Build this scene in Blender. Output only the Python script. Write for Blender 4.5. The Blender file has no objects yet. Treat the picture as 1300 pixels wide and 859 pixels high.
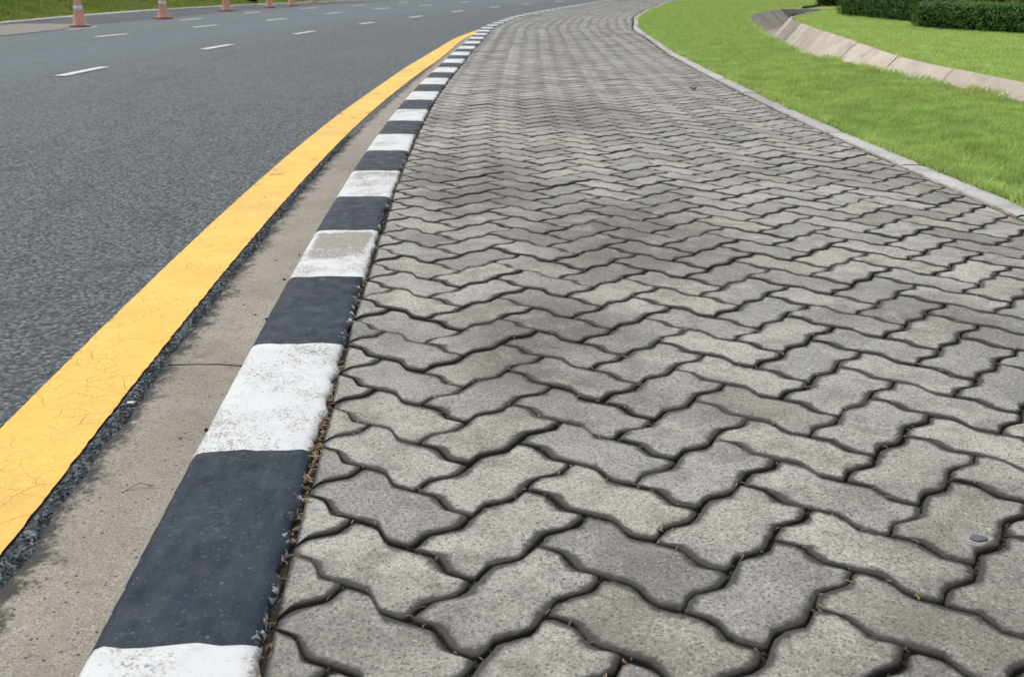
import bpy, math, random
import numpy as np
from mathutils import Matrix, Vector

# ------------------------------------------------------------------ camera, sky, sun, exposure
scene = bpy.context.scene
COL = scene.collection
rng = np.random.default_rng(7)
random.seed(7)

F, PIT, ROLL, YAW, CH, CX, CY = 1318.93, 0.33145, 0.00786, 0.06611, 0.69737, 0.20515, -1.19367   # focal in px of a 1300 px wide frame
fwd = np.array([math.sin(YAW)*math.cos(PIT), math.cos(YAW)*math.cos(PIT), -math.sin(PIT)])
rt0 = np.array([math.cos(YAW), -math.sin(YAW), 0.0])
up0 = np.cross(rt0, fwd)
RT = math.cos(ROLL)*rt0 + math.sin(ROLL)*up0
UP = -math.sin(ROLL)*rt0 + math.cos(ROLL)*up0
cam_data = bpy.data.cameras.new('camera')
cam = bpy.data.objects.new('camera', cam_data)
COL.objects.link(cam)
M = Matrix.Identity(4)
for r in range(3):
    M[r][0], M[r][1], M[r][2] = RT[r], UP[r], -fwd[r]
M[0][3], M[1][3], M[2][3] = CX, CY, CH
cam.matrix_world = M
cam_data.sensor_width = 36.0
cam_data.lens = 36.0*F/1300.0
cam_data.clip_start = 0.02
cam_data.clip_end = 2000.0
cam_data.dof.use_dof = True
cam_data.dof.focus_distance = 2.1
cam_data.dof.aperture_fstop = 11.0
scene.camera = cam

SUN_EL, SUN_AZ = math.radians(58), math.radians(-35)      # azimuth from +y towards +x
world = bpy.data.worlds.new('World')
scene.world = world
world.use_nodes = True
wn, wl = world.node_tree.nodes, world.node_tree.links
wn.clear()
wout = wn.new('ShaderNodeOutputWorld'); wbg = wn.new('ShaderNodeBackground')
sky = wn.new('ShaderNodeTexSky'); sky.sky_type = 'NISHITA'; sky.sun_disc = False
sky.sun_elevation = SUN_EL; sky.sun_rotation = SUN_AZ; sky.dust_density = 4.0; sky.air_density = 1.2
hsv = wn.new('ShaderNodeHueSaturation'); hsv.inputs['Saturation'].default_value = 0.30   # overcast: the blue is veiled by cloud
wl.new(sky.outputs[0], hsv.inputs['Color']); wl.new(hsv.outputs[0], wbg.inputs['Color'])
wbg.inputs['Strength'].default_value = 0.13
wl.new(wbg.outputs[0], wout.inputs['Surface'])
sd = bpy.data.lights.new('sun', 'SUN'); sd.energy = 1.3; sd.angle = math.radians(35); sd.color = (1.0, 0.97, 0.92)
so = bpy.data.objects.new('sun', sd); COL.objects.link(so)
sdir = Vector((math.sin(SUN_AZ)*math.cos(SUN_EL), math.cos(SUN_AZ)*math.cos(SUN_EL), math.sin(SUN_EL)))
so.rotation_euler = sdir.to_track_quat('Z', 'Y').to_euler()
so.location = (0, 0, 20)
scene.view_settings.view_transform = 'Standard'
scene.view_settings.look = 'None'
scene.view_settings.gamma = 1.0
scene.view_settings.use_curve_mapping = False
scene.view_settings.exposure = 0.34

# ------------------------------------------------------------------ materials
def new_mat(name, rough=0.9, spec=0.3):
    m = bpy.data.materials.new(name); m.use_nodes = True
    nt = m.node_tree; b = nt.nodes['Principled BSDF']
    b.inputs['Roughness'].default_value = rough
    b.inputs['Specular IOR Level'].default_value = spec
    return m, nt, b

class NT:
    """small helper to write node graphs as expressions"""
    def __init__(s, nt):
        s.nt = nt; s.pos = s.n('ShaderNodeNewGeometry').outputs['Position']
    def n(s, t, **kw):
        x = s.nt.nodes.new(t)
        for k, v in kw.items(): setattr(x, k, v)
        return x
    def put(s, sock, v):
        if v is None: return
        if hasattr(v, 'is_linked'): s.nt.links.new(v, sock)
        elif isinstance(v, (tuple, list)) and len(v) == 3 and sock.type == 'RGBA': sock.default_value = (*v, 1)
        else: sock.default_value = v
    def noise(s, scale, detail=3, rough=0.55, vec=None, dist=0.0):
        x = s.n('ShaderNodeTexNoise'); s.put(x.inputs['Vector'], vec if vec is not None else s.pos)
        x.inputs['Scale'].default_value = scale; x.inputs['Detail'].default_value = detail
        x.inputs['Roughness'].default_value = rough; x.inputs['Distortion'].default_value = dist
        return x.outputs['Fac']
    def vor(s, scale, feature='F1', out='Distance', vec=None, rnd=1.0):
        x = s.n('ShaderNodeTexVoronoi', feature=feature); s.put(x.inputs['Vector'], vec if vec is not None else s.pos)
        x.inputs['Scale'].default_value = scale; x.inputs['Randomness'].default_value = rnd
        return x.outputs[out]
    def math(s, op, a, b=None, c=None, clamp=False):
        x = s.n('ShaderNodeMath', operation=op, use_clamp=clamp)
        s.put(x.inputs[0], a); s.put(x.inputs[1], b); s.put(x.inputs[2], c)
        return x.outputs[0]
    def map(s, v, a, b, c=0.0, d=1.0, smooth=False):
        x = s.n('ShaderNodeMapRange', clamp=True)
        if smooth: x.interpolation_type = 'SMOOTHSTEP'
        s.put(x.inputs['Value'], v)
        for k, q in zip(('From Min', 'From Max', 'To Min', 'To Max'), (a, b, c, d)): s.put(x.inputs[k], q)
        return x.outputs['Result']
    def mix(s, f, a, b, mode='MIX'):
        x = s.n('ShaderNodeMix', data_type='RGBA', blend_type=mode)
        s.put(x.inputs['Factor'], f); s.put(x.inputs['A'] if False else x.inputs[6], a); s.put(x.inputs[7], b)
        return x.outputs[2]
    def scale(s, col, f):
        x = s.n('ShaderNodeVectorMath', operation='SCALE'); s.put(x.inputs[0], col); s.put(x.inputs['Scale'], f)
        return x.outputs[0]
    def vmul(s, vec, m):
        x = s.n('ShaderNodeVectorMath', operation='MULTIPLY'); s.put(x.inputs[0], vec); x.inputs[1].default_value = m
        return x.outputs[0]
    def attr(s, name, kind='GEOMETRY', out='Fac'):
        x = s.n('ShaderNodeAttribute', attribute_type=kind); x.attribute_name = name
        return x.outputs[out]
    def bump(s, bsdf, h, strength=0.5, dist=0.002):
        x = s.n('ShaderNodeBump'); s.put(x.inputs['Height'], h)
        x.inputs['Strength'].default_value = strength; x.inputs['Distance'].default_value = dist
        s.nt.links.new(x.outputs[0], bsdf.inputs['Normal'])
    def rnd(s):
        oi = s.n('ShaderNodeObjectInfo').outputs['Random']
        isl = s.n('ShaderNodeNewGeometry').outputs['Random Per Island']
        w = s.n('ShaderNodeTexWhiteNoise', noise_dimensions='2D')
        c = s.n('ShaderNodeCombineXYZ'); s.put(c.inputs[0], s.math('MULTIPLY', oi, 91.7)); s.put(c.inputs[1], s.math('MULTIPLY', isl, 57.3))
        s.put(w.inputs['Vector'], c.outputs[0])
        return w.outputs['Value'], w.outputs['Color']

MAT = {}
def mat_paver():
    m, nt, b = new_mat('paver_concrete', 0.74, 0.45); g = NT(nt)
    rv, rc = g.rnd()
    base = g.mix(rv, (0.275, 0.269, 0.244), (0.380, 0.370, 0.334))
    sep = g.n('ShaderNodeSeparateColor'); g.put(sep.inputs[0], rc)
    base = g.mix(g.map(sep.outputs[1], 0.75, 1.0, 0, 0.5), base, (0.370, 0.345, 0.285))
    base = g.mix(g.map(sep.outputs[2], 0.74, 0.94, 0, 0.55), base, (0.135, 0.131, 0.119))
    # broad weathering over several stones: algae and traffic dirt, darkest where water stands beside the kerb
    def blob(x, y, rx, ry):
        d = g.n('ShaderNodeVectorMath', operation='SUBTRACT'); g.put(d.inputs[0], g.pos); d.inputs[1].default_value = (x, y, 0)
        e = g.vmul(d.outputs[0], (1/rx, 1/ry, 0)); l = g.n('ShaderNodeVectorMath', operation='LENGTH'); g.put(l.inputs[0], e)
        return g.map(l.outputs['Value'], 0.25, 1.0, 1, 0, True)
    bl = g.math('MAXIMUM', blob(0.42, 0.80, 0.30, 0.55), g.math('MAXIMUM', blob(0.72, 1.75, 0.45, 0.75), blob(0.30, 2.6, 0.4, 1.1)))
    bl = g.math('MAXIMUM', bl, g.math('MULTIPLY', blob(0.95, 4.6, 0.6, 1.4), 0.7))
    st = g.math('MULTIPLY', bl, g.map(g.noise(5, 4, 0.65), 0.30, 0.52))
    st = g.math('MAXIMUM', g.math('MINIMUM', g.math('MULTIPLY', st, 1.15), 1.0), g.map(g.noise(1.7, 5, 0.7), 0.47, 0.64, 0, 0.62, True))
    base = g.mix(g.math('MULTIPLY', st, 0.84), base, (0.098, 0.091, 0.076))
    base = g.mix(g.map(g.noise(13, 5, 0.68), 0.44, 0.66, 0, 0.55, True), base, (0.150, 0.143, 0.124))
    base = g.mix(g.map(g.noise(8, 4, 0.65, dist=0.8), 0.54, 0.72, 0, 0.45, True), base, (0.440, 0.425, 0.380))
    # sand grain
    sp = g.math('ADD', g.math('MULTIPLY', g.noise(430, 2, 0.7), 0.45), g.math('MULTIPLY', g.noise(180, 4, 0.85), 0.55))
    base = g.scale(base, g.map(sp, 0.36, 0.64, 0.28, 1.62))
    gr = g.vor(240, out='Color'); gs = g.n('ShaderNodeSeparateColor'); g.put(gs.inputs[0], gr)
    dark = g.math('MULTIPLY', g.math('GREATER_THAN', gs.outputs[0], 0.86), g.map(g.vor(240), 0.3, 0.6, 1, 0))
    base = g.mix(g.math('MULTIPLY', dark, 0.75), base, (0.040, 0.038, 0.034))
    lite = g.math('MULTIPLY', g.math('GREATER_THAN', gs.outputs[1], 0.95), g.map(g.vor(240), 0.3, 0.5, 1, 0))
    base = g.mix(g.math('MULTIPLY', lite, 0.5), base, (0.56, 0.54, 0.48))
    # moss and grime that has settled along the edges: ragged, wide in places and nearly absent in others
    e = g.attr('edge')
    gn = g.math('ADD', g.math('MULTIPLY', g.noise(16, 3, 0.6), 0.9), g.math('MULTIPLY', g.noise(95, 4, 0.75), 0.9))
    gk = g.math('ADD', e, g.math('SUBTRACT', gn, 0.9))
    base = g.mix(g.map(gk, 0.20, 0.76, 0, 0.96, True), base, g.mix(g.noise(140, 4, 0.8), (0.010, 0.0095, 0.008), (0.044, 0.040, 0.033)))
    g.put(b.inputs['Base Color'], base)
    g.bump(b, g.math('ADD', g.math('MULTIPLY', sp, 0.8), g.math('MULTIPLY', g.noise(90, 3), 0.6)), 0.7, 0.0028)
    return m
def mat_soil():
    m, nt, b = new_mat('joint_soil', 1.0, 0.05); g = NT(nt)
    c = g.mix(g.noise(190, 4, 0.75), (0.008, 0.0075, 0.0065), (0.056, 0.048, 0.037))
    c = g.mix(g.map(g.noise(120, 4, 0.75), 0.56, 0.68), c, (0.17, 0.13, 0.085))
    g.put(b.inputs['Base Color'], c); g.bump(b, g.noise(200, 3), 0.9, 0.006)
    return m
def mat_kerb(white):
    m, nt, b = new_mat('kerb_paint_white' if white else 'kerb_paint_black', 0.62 if not white else 0.8, 0.18); g = NT(nt)
    s = g.attr('along'); t = g.attr('across')
    wear = g.attr('wear', 'OBJECT')
    conc = g.mix(g.noise(60, 4, 0.65), (0.19, 0.185, 0.165), (0.40, 0.385, 0.345))
    conc = g.scale(conc, g.map(g.noise(420, 2), 0.25, 0.75, 0.75, 1.2))
    if white:
        paint = g.mix(g.noise(12, 4, 0.6), (0.54, 0.56, 0.575), (0.67, 0.685, 0.69))
        paint = g.mix(g.map(g.noise(30, 4, 0.65), 0.52, 0.74, 0, 0.35), paint, (0.36, 0.36, 0.35))
        speck = g.noise(210, 4, 0.75)
        broad = g.noise(9, 4, 0.62)
        # rubbed patch in the further half of the worn bands, its border kept by a fresher brush stroke
        patch = g.math('MULTIPLY', g.map(s, 0.30, 0.66), g.map(s, 0.90, 0.955, 1, 0))
        patch = g.math('MULTIPLY', patch, g.math('MULTIPLY', g.map(t, 0.06, 0.16), g.map(t, 0.86, 0.95, 1, 0)))
        th = g.math('SUBTRACT', 0.640, g.math('MULTIPLY', g.map(broad, 0.35, 0.65, -0.03, 0.14), 1.0))
        th = g.math('SUBTRACT', th, g.math('MULTIPLY', g.math('MULTIPLY', patch, wear), 0.30))
        edgew = g.math('ADD', g.map(t, 0.0, 0.05, 0.05, 0), g.map(t, 0.955, 1.0, 0, 0.14))
        th = g.math('SUBTRACT', th, edgew)
        bare = g.map(g.math('SUBTRACT', speck, th), -0.01, 0.03)
        fleck = g.map(g.noise(240, 3, 0.75), 0.60, 0.67)
        col = g.mix(bare, paint, conc)
        col = g.mix(g.math('MULTIPLY', fleck, g.map(broad, 0.42, 0.6, 0.25, 0.9)), col, (0.07, 0.07, 0.07))
        g.put(b.inputs['Base Color'], col)
        g.bump(b, g.math('ADD', g.math('MULTIPLY', bare, -0.6), g.math('MULTIPLY', g.noise(300, 3), 0.5)), 0.5, 0.0018)
    else:
        streak = g.noise(1.0, 4, 0.65, vec=g.vmul(g.pos, (70, 14, 30)))
        paint = g.mix(g.map(streak, 0.35, 0.7), (0.009, 0.016, 0.026), (0.021, 0.033, 0.050))
        paint = g.mix(g.map(g.noise(7, 4, 0.6), 0.40, 0.70, 0, 0.5), paint, (0.036, 0.050, 0.070))
        paint = g.mix(g.map(g.noise(24, 5, 0.7), 0.60, 0.72, 0, 0.35), paint, (0.11, 0.13, 0.155))
        chip = g.noise(75, 5, 0.75)
        th = g.math('SUBTRACT', 0.705, g.math('ADD', g.map(t, 0.90, 1.0, 0, 0.20), g.map(t, 0.0, 0.06, 0.09, 0)))
        bare = g.map(g.math('SUBTRACT', chip, th), -0.004, 0.02)
        cc = g.mix(g.map(g.noise(33, 2), 0.45, 0.6), (0.05, 0.05, 0.05), (0.60, 0.61, 0.60))
        dust = g.map(g.noise(190, 3, 0.75), 0.63, 0.72, 0, 0.5)
        col = g.mix(dust, g.mix(bare, paint, cc), (0.36, 0.36, 0.35))
        g.put(b.inputs['Base Color'], col)
        scuff = g.math('MULTIPLY', g.map(g.noise(1.0, 5, 0.8, vec=g.vmul(g.pos, (55, 130, 60))), 0.56, 0.70), g.map(g.noise(9, 4, 0.7), 0.45, 0.62))
        col = g.mix(g.math('MULTIPLY', scuff, 0.40), col, (0.24, 0.27, 0.30))
        g.put(b.inputs['Base Color'], col)
        g.put(b.inputs['Roughness'], g.map(g.noise(25, 3), 0.3, 0.7, 0.55, 0.8))
        g.bump(b, g.math('ADD', g.math('MULTIPLY', bare, -0.8), g.math('MULTIPLY', streak, 0.35)), 0.45, 0.0022)
    return m
def mat_concrete(name, c0, c1, stain, grain=1.0, blotch=2.2):
    m, nt, b = new_mat(name, 0.92, 0.2); g = NT(nt)
    c = g.mix(g.map(g.noise(blotch, 5, 0.65), 0.3, 0.7), c0, c1)
    c = g.scale(c, g.map(g.n('ShaderNodeObjectInfo').outputs['Random'], 0, 1, 0.80, 1.14))
    c = g.mix(g.map(g.noise(blotch*7, 5, 0.7), 0.55, 0.72, 0, 0.5), c, stain)
    c = g.mix(g.map(g.noise(blotch*1.8, 5, 0.7, vec=g.vmul(g.pos, (1, 1, 3))), 0.52, 0.66, 0, 0.55), c, stain)
    sp = g.noise(300, 3, 0.7)
    c = g.scale(c, g.map(sp, 0.25, 0.75, 1-0.42*grain, 1+0.30*grain))
    v = g.vor(150, out='Color'); s = g.n('ShaderNodeSeparateColor'); g.put(s.inputs[0], v)
    d = g.math('MULTIPLY', g.math('GREATER_THAN', s.outputs[0], 0.93), g.map(g.vor(150), 0.25, 0.45, 0.8, 0))
    c = g.mix(g.math('MULTIPLY', d, grain), c, (0.06, 0.055, 0.05))
    l = g.math('MULTIPLY', g.math('GREATER_THAN', s.outputs[1], 0.94), g.map(g.vor(150), 0.25, 0.45, 0.7, 0))
    c = g.mix(g.math('MULTIPLY', l, grain), c, (0.62, 0.60, 0.56))
    g.put(b.inputs['Base Color'], c)
    g.bump(b, g.math('ADD', sp, g.noise(70, 3)), 0.6, 0.0025)
    return m
def mat_gutter():
    m, nt, b = new_mat('gutter_concrete', 0.93, 0.2); g = NT(nt)
    c = g.mix(g.map(g.noise(2.6, 5, 0.65), 0.3, 0.7), (0.262, 0.240, 0.205), (0.355, 0.328, 0.285))
    c = g.mix(g.map(g.noise(16, 5, 0.7), 0.52, 0.72, 0, 0.55), c, (0.185, 0.165, 0.138))
    c = g.mix(g.map(g.noise(44, 4, 0.7), 0.60, 0.74, 0, 0.5), c, (0.47, 0.44, 0.39))
    sp = g.noise(300, 3, 0.75)
    c = g.mix(g.map(g.noise(75, 5, 0.8), 0.54, 0.68, 0, 0.5), c, (0.150, 0.138, 0.118))
    c = g.scale(c, g.map(sp, 0.32, 0.68, 0.45, 1.5))
    v = g.vor(120, out='Color'); s = g.n('ShaderNodeSeparateColor'); g.put(s.inputs[0], v)
    d = g.math('MULTIPLY', g.math('GREATER_THAN', s.outputs[0], 0.94), g.map(g.vor(120), 0.2, 0.42, 0.9, 0))
    c = g.mix(d, c, (0.035, 0.03, 0.026))
    # asphalt crumbs and oily dirt smeared over the ragged outer edge
    e = g.attr('edge')
    gk = g.math('ADD', e, g.math('MULTIPLY', g.math('SUBTRACT', g.math('ADD', g.math('MULTIPLY', g.noise(16, 4, 0.7), 0.5), g.math('MULTIPLY', g.noise(85, 5, 0.85), 0.5)), 0.5), 2.3))
    c = g.mix(g.map(gk, 0.60, 0.86, 0, 0.92), c, (0.040, 0.041, 0.042))
    g.put(b.inputs['Base Color'], c); g.bump(b, g.math('ADD', sp, g.noise(80, 3)), 0.7, 0.003)
    return m
def mat_asphalt(name='asphalt', tone=1.0, brown=0.0):
    m, nt, b = new_mat(name, 0.78, 0.32); g = NT(nt)
    fine = g.noise(170, 4, 0.85)
    v = g.vor(88, out='Color'); s = g.n('ShaderNodeSeparateColor'); g.put(s.inputs[0], v); vd = g.vor(88)
    v2 = g.vor(52, out='Color'); s2 = g.n('ShaderNodeSeparateColor'); g.put(s2.inputs[0], v2); vd2 = g.vor(52)
    c = g.mix(s.outputs[0], (0.013*tone, 0.018*tone, 0.022*tone), (0.196*tone, 0.234*tone, 0.258*tone))
    c = g.mix(g.math('MULTIPLY', g.math('GREATER_THAN', s2.outputs[0], 0.60), g.map(vd2, 0.25, 0.5, 0.85, 0)), c, g.mix(s2.outputs[1], (0.020, 0.023, 0.026), (0.34, 0.37, 0.39)))
    c = g.mix(g.map(vd, 0.45, 0.72, 0, 0.8), c, (0.020, 0.023, 0.026))
    lane = g.attr('lane')
    c = g.mix(g.math('MULTIPLY', lane, 0.55), c, (0.126*tone, 0.170*tone, 0.194*tone))
    c = g.mix(g.map(g.noise(0.9, 4, 0.6, vec=g.vmul(g.pos, (1, 0.35, 1))), 0.45, 0.7, 0, 0.30), c, (0.110*tone, 0.138*tone, 0.156*tone))
    c = g.mix(g.map(g.noise(4, 5, 0.7), 0.54, 0.72, 0, 0.5), c, (0.045*tone, 0.050*tone, 0.054*tone))
    c = g.mix(g.map(g.noise(1.0, 4, 0.65, vec=g.vmul(g.pos, (3.5, 0.5, 1))), 0.60, 0.72, 0, 0.4), c, (0.05*tone, 0.056*tone, 0.06*tone))
    c = g.scale(c, g.map(fine, 0.34, 0.66, 0.50, 1.50))
    if brown: c = g.mix(brown, c, (0.30, 0.25, 0.21))
    g.put(b.inputs['Base Color'], c)
    g.bump(b, g.math('ADD', g.math('MULTIPLY', vd, -1.0), g.math('MULTIPLY', fine, 0.5)), 1.0, 0.007)
    return m
def mat_yellow():
    m, nt, b = new_mat('yellow_paint', 0.7, 0.35); g = NT(nt)
    c = g.mix(g.map(g.noise(4, 4, 0.6), 0.3, 0.7), (0.80, 0.455, 0.070), (0.89, 0.555, 0.120))
    c = g.mix(g.map(g.noise(22, 5, 0.7), 0.52, 0.72, 0, 0.4), c, (0.62, 0.35, 0.08))
    nz = g.n('ShaderNodeTexNoise'); g.put(nz.inputs['Vector'], g.pos); nz.inputs['Scale'].default_value = 14; nz.inputs['Detail'].default_value = 4
    wv = g.n('ShaderNodeVectorMath', operation='MULTIPLY_ADD'); g.put(wv.inputs[0], nz.outputs['Color']); wv.inputs[1].default_value = (0.05, 0.05, 0.0); g.put(wv.inputs[2], g.pos)
    ck = g.map(g.vor(13, 'DISTANCE_TO_EDGE', vec=wv.outputs[0]), 0.0, 0.013, 1, 0)
    ck2 = g.map(g.vor(46, 'DISTANCE_TO_EDGE', vec=wv.outputs[0]), 0.0, 0.026, 1, 0)
    ck = g.math('MAXIMUM', g.math('MULTIPLY', ck, g.map(g.noise(5, 3), 0.42, 0.56)), g.math('MULTIPLY', ck2, g.map(g.noise(4.1, 3), 0.40, 0.60)))
    c = g.mix(g.map(g.noise(1.3, 5, 0.7), 0.48, 0.68, 0, 0.45), c, (0.52, 0.33, 0.11))
    c = g.mix(g.map(g.noise(60, 5, 0.8), 0.54, 0.70, 0, 0.45), c, (0.45, 0.27, 0.08))
    c = g.mix(g.math('MULTIPLY', ck, 0.70), c, (0.20, 0.11, 0.03))
    pit = g.map(g.noise(100, 5, 0.8), 0.655, 0.70)
    c = g.mix(g.math('MULTIPLY', pit, 0.85), c, (0.06, 0.055, 0.045))
    tyre = g.math('MULTIPLY', g.map(g.noise(2.2, 3, 0.6), 0.58, 0.66), g.map(g.noise(17, 4, 0.7), 0.50, 0.60))
    c = g.mix(g.math('MULTIPLY', tyre, 0.75), c, (0.10, 0.075, 0.05))
    c = g.scale(c, g.map(g.noise(260, 2), 0.25, 0.75, 0.88, 1.08))
    g.put(b.inputs['Base Color'], c)
    g.bump(b, g.math('ADD', g.math('MULTIPLY', ck, -1.0), g.math('MULTIPLY', g.noise(230, 3), 0.6)), 0.5, 0.003)
    return m
def mat_simple(name, a, bcol, scale=8, rough=0.8, spec=0.3):
    m, nt, b = new_mat(name, rough, spec); g = NT(nt)
    c = g.mix(g.map(g.noise(scale, 5, 0.65), 0.3, 0.7), a, bcol)
    g.put(b.inputs['Base Color'], c); g.bump(b, g.noise(scale*20, 3), 0.3, 0.002)
    return m
def mat_leaf(name, a, bcol, dry, big=0.6, dryamt=0.3, vec=(1, 1, 1), trans=0.35):
    m, nt, b = new_mat(name, 0.6, 0.25); g = NT(nt)
    isl = g.n('ShaderNodeNewGeometry').outputs['Random Per Island']
    c = g.mix(isl, a, bcol)
    pv = g.vmul(g.pos, vec)
    c = g.mix(g.map(g.noise(big, 4, 0.65, vec=pv), 0.44, 0.68, 0, dryamt), c, dry)
    c = g.scale(c, g.map(g.noise(big*5.5, 4, 0.6, vec=pv), 0.3, 0.7, 0.72, 1.25))
    w = g.n('ShaderNodeTexWhiteNoise', noise_dimensions='1D'); g.put(w.inputs['W'], g.math('MULTIPLY', isl, 731.0))
    c = g.mix(g.math('MULTIPLY', g.math('GREATER_THAN', w.outputs['Value'], 0.93), 0.7), c, dry)
    g.put(b.inputs['Base Color'], c)
    tr = g.n('ShaderNodeBsdfTranslucent'); g.put(tr.inputs['Color'], c)
    mx = g.n('ShaderNodeMixShader'); mx.inputs[0].default_value = trans
    nt.links.new(b.outputs[0], mx.inputs[1]); nt.links.new(tr.outputs[0], mx.inputs[2])
    nt.links.new(mx.outputs[0], nt.nodes['Material Output'].inputs['Surface'])
    return m
MAT['paver'] = mat_paver(); MAT['soil'] = mat_soil()
MAT['kw'] = mat_kerb(True); MAT['kb'] = mat_kerb(False)
MAT['gutter'] = mat_gutter()
MAT['edging'] = mat_concrete('edging_concrete', (0.36, 0.36, 0.36), (0.47, 0.47, 0.465), (0.24, 0.24, 0.23), 0.8)
MAT['channel'] = mat_concrete('channel_concrete', (0.40, 0.355, 0.295), (0.54, 0.485, 0.41), (0.25, 0.22, 0.18), 0.8, 1.1)
MAT['channel_dark'] = mat_concrete('channel_concrete_dark', (0.27, 0.245, 0.215), (0.39, 0.355, 0.31), (0.15, 0.14, 0.125), 0.7, 1.6)  # darker grey-brown tone of the channel slab concrete
MAT['verge'] = mat_concrete('verge_concrete', (0.50, 0.50, 0.48), (0.66, 0.66, 0.63), (0.34, 0.34, 0.32), 0.5)
MAT['asphalt'] = mat_asphalt()
MAT['asphalt_new'] = mat_asphalt('asphalt_resurfaced', 0.62)
MAT['asphalt_dirt'] = mat_asphalt('asphalt_silted', 1.2, 0.55)
MAT['yellow'] = mat_yellow()
MAT['line'] = mat_simple('road_line_white', (0.40, 0.43, 0.44), (0.62, 0.65, 0.66), 9)
MAT['turf'] = mat_simple('turf_soil', (0.130, 0.200, 0.040), (0.190, 0.260, 0.065), 3, 1.0, 0.05)
MAT['grass'] = mat_leaf('lawn_blades', (0.335, 0.520, 0.125), (0.520, 0.665, 0.230), (0.600, 0.600, 0.200), 0.9, 0.5)
MAT['grass_pale'] = mat_leaf('lawn_blades_pale', (0.400, 0.620, 0.150), (0.620, 0.760, 0.250), (0.720, 0.680, 0.300), 0.7, 0.55)
MAT['grass_rough'] = mat_leaf('bank_grass', (0.130, 0.220, 0.035), (0.300, 0.390, 0.080), (0.360, 0.330, 0.140), 0.9, 0.7, (0.5, 0.5, 1.6))
MAT['hedge'] = mat_leaf('hedge_leaves', (0.050, 0.140, 0.030), (0.150, 0.300, 0.070), (0.130, 0.180, 0.050), 1.2, 0.4, trans=0.2)
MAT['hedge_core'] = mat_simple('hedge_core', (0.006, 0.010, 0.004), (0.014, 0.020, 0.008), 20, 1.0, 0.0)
MAT['shrub'] = mat_leaf('yellow_shrub_leaves', (0.10, 0.16, 0.02), (0.30, 0.34, 0.05), (0.34, 0.30, 0.06), 3.0, 0.5)
MAT['cone'] = mat_simple('faded_orange_plastic', (0.74, 0.38, 0.28), (0.80, 0.46, 0.36), 14, 0.6)
MAT['cone_base'] = mat_simple('cone_base_rubber', (0.30, 0.150, 0.120), (0.48, 0.26, 0.21), 14, 0.8)
MAT['cone_white'] = mat_simple('cone_sleeve', (0.72, 0.73, 0.75), (0.84, 0.85, 0.86), 14, 0.45)
MAT['straw'] = mat_leaf('dry_straw', (0.30, 0.19, 0.10), (0.58, 0.44, 0.28), (0.14, 0.08, 0.045), 20, 0.5, trans=0.1)
MAT['grit'] = mat_leaf('joint_grit', (0.016, 0.014, 0.011), (0.110, 0.092, 0.068), (0.40, 0.32, 0.22), 30, 0.4, trans=0.02)
MAT['stone_dark'] = mat_simple('pebble_dark', (0.02, 0.018, 0.016), (0.05, 0.045, 0.04), 60)
MAT['stone_pale'] = mat_simple('pebble_pale', (0.50, 0.50, 0.47), (0.70, 0.69, 0.65), 60)
MAT['petal'] = mat_simple('purple_petal', (0.26, 0.10, 0.26), (0.42, 0.24, 0.42), 60, 0.6)
MAT['gum'] = mat_simple('gum_blue_grey', (0.07, 0.085, 0.105), (0.12, 0.14, 0.16), 90, 0.6)
MAT['drop'] = mat_simple('dropping_white', (0.60, 0.64, 0.68), (0.80, 0.82, 0.83), 90, 0.7)
MAT['black'] = mat_simple('black_plastic', (0.006, 0.006, 0.006), (0.014, 0.014, 0.013), 30, 0.6)
MAT['steel'] = mat_simple('galvanised_steel', (0.20, 0.21, 0.22), (0.30, 0.31, 0.32), 6, 0.5, 0.5)
MAT['bark'] = mat_simple('shrub_stems', (0.05, 0.032, 0.022), (0.10, 0.065, 0.045), 40, 1.0, 0.1)

# ------------------------------------------------------------------ mesh helpers
def mesh_obj(name, verts, faces, mat, parent=None, smooth=False, attrs=None):
    me = bpy.data.meshes.new(name)
    me.from_pydata([tuple(map(float, v)) for v in verts], [], [tuple(map(int, f)) for f in faces])
    if attrs:
        for k, a in attrs.items():
            at = me.attributes.new(k, 'FLOAT', 'POINT'); at.data.foreach_set('value', np.asarray(a, dtype=np.float32))
    if smooth: me.polygons.foreach_set('use_smooth', [True]*len(me.polygons))
    me.materials.append(MAT[mat]); me.update()
    o = bpy.data.objects.new(name, me); COL.objects.link(o)
    if parent is not None: o.parent = parent
    return o
def tri_obj(name, V, T, mat, parent=None, smooth=False):
    """fast mesh from an (n,3) vertex array and an (m,k) face array"""
    V = np.asarray(V, np.float32); T = np.asarray(T, np.int32); k = T.shape[1]
    me = bpy.data.meshes.new(name)
    me.vertices.add(len(V)); me.vertices.foreach_set('co', V.ravel())
    me.loops.add(T.size); me.loops.foreach_set('vertex_index', T.ravel())
    me.polygons.add(len(T)); me.polygons.foreach_set('loop_start', np.arange(0, T.size, k, dtype=np.int32))
    me.polygons.foreach_set('loop_total', np.full(len(T), k, np.int32))
    if smooth: me.polygons.foreach_set('use_smooth', np.ones(len(T), bool))
    me.update(calc_edges=True); me.validate()
    me.materials.append(MAT[mat])
    o = bpy.data.objects.new(name, me); COL.objects.link(o)
    if parent is not None: o.parent = parent
    return o
def tag(o, label=None, cat=None, group=None, kind=None):
    if label: o['label'] = label
    if cat: o['category'] = cat
    if group: o['group'] = group
    if kind: o['kind'] = kind
    return o
def empty(name, loc=(0, 0, 0), rz=0.0):
    o = bpy.data.objects.new(name, None); COL.objects.link(o); o.location = loc; o.rotation_euler = (0, 0, rz)
    o.empty_display_size = 0.1
    return o
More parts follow.
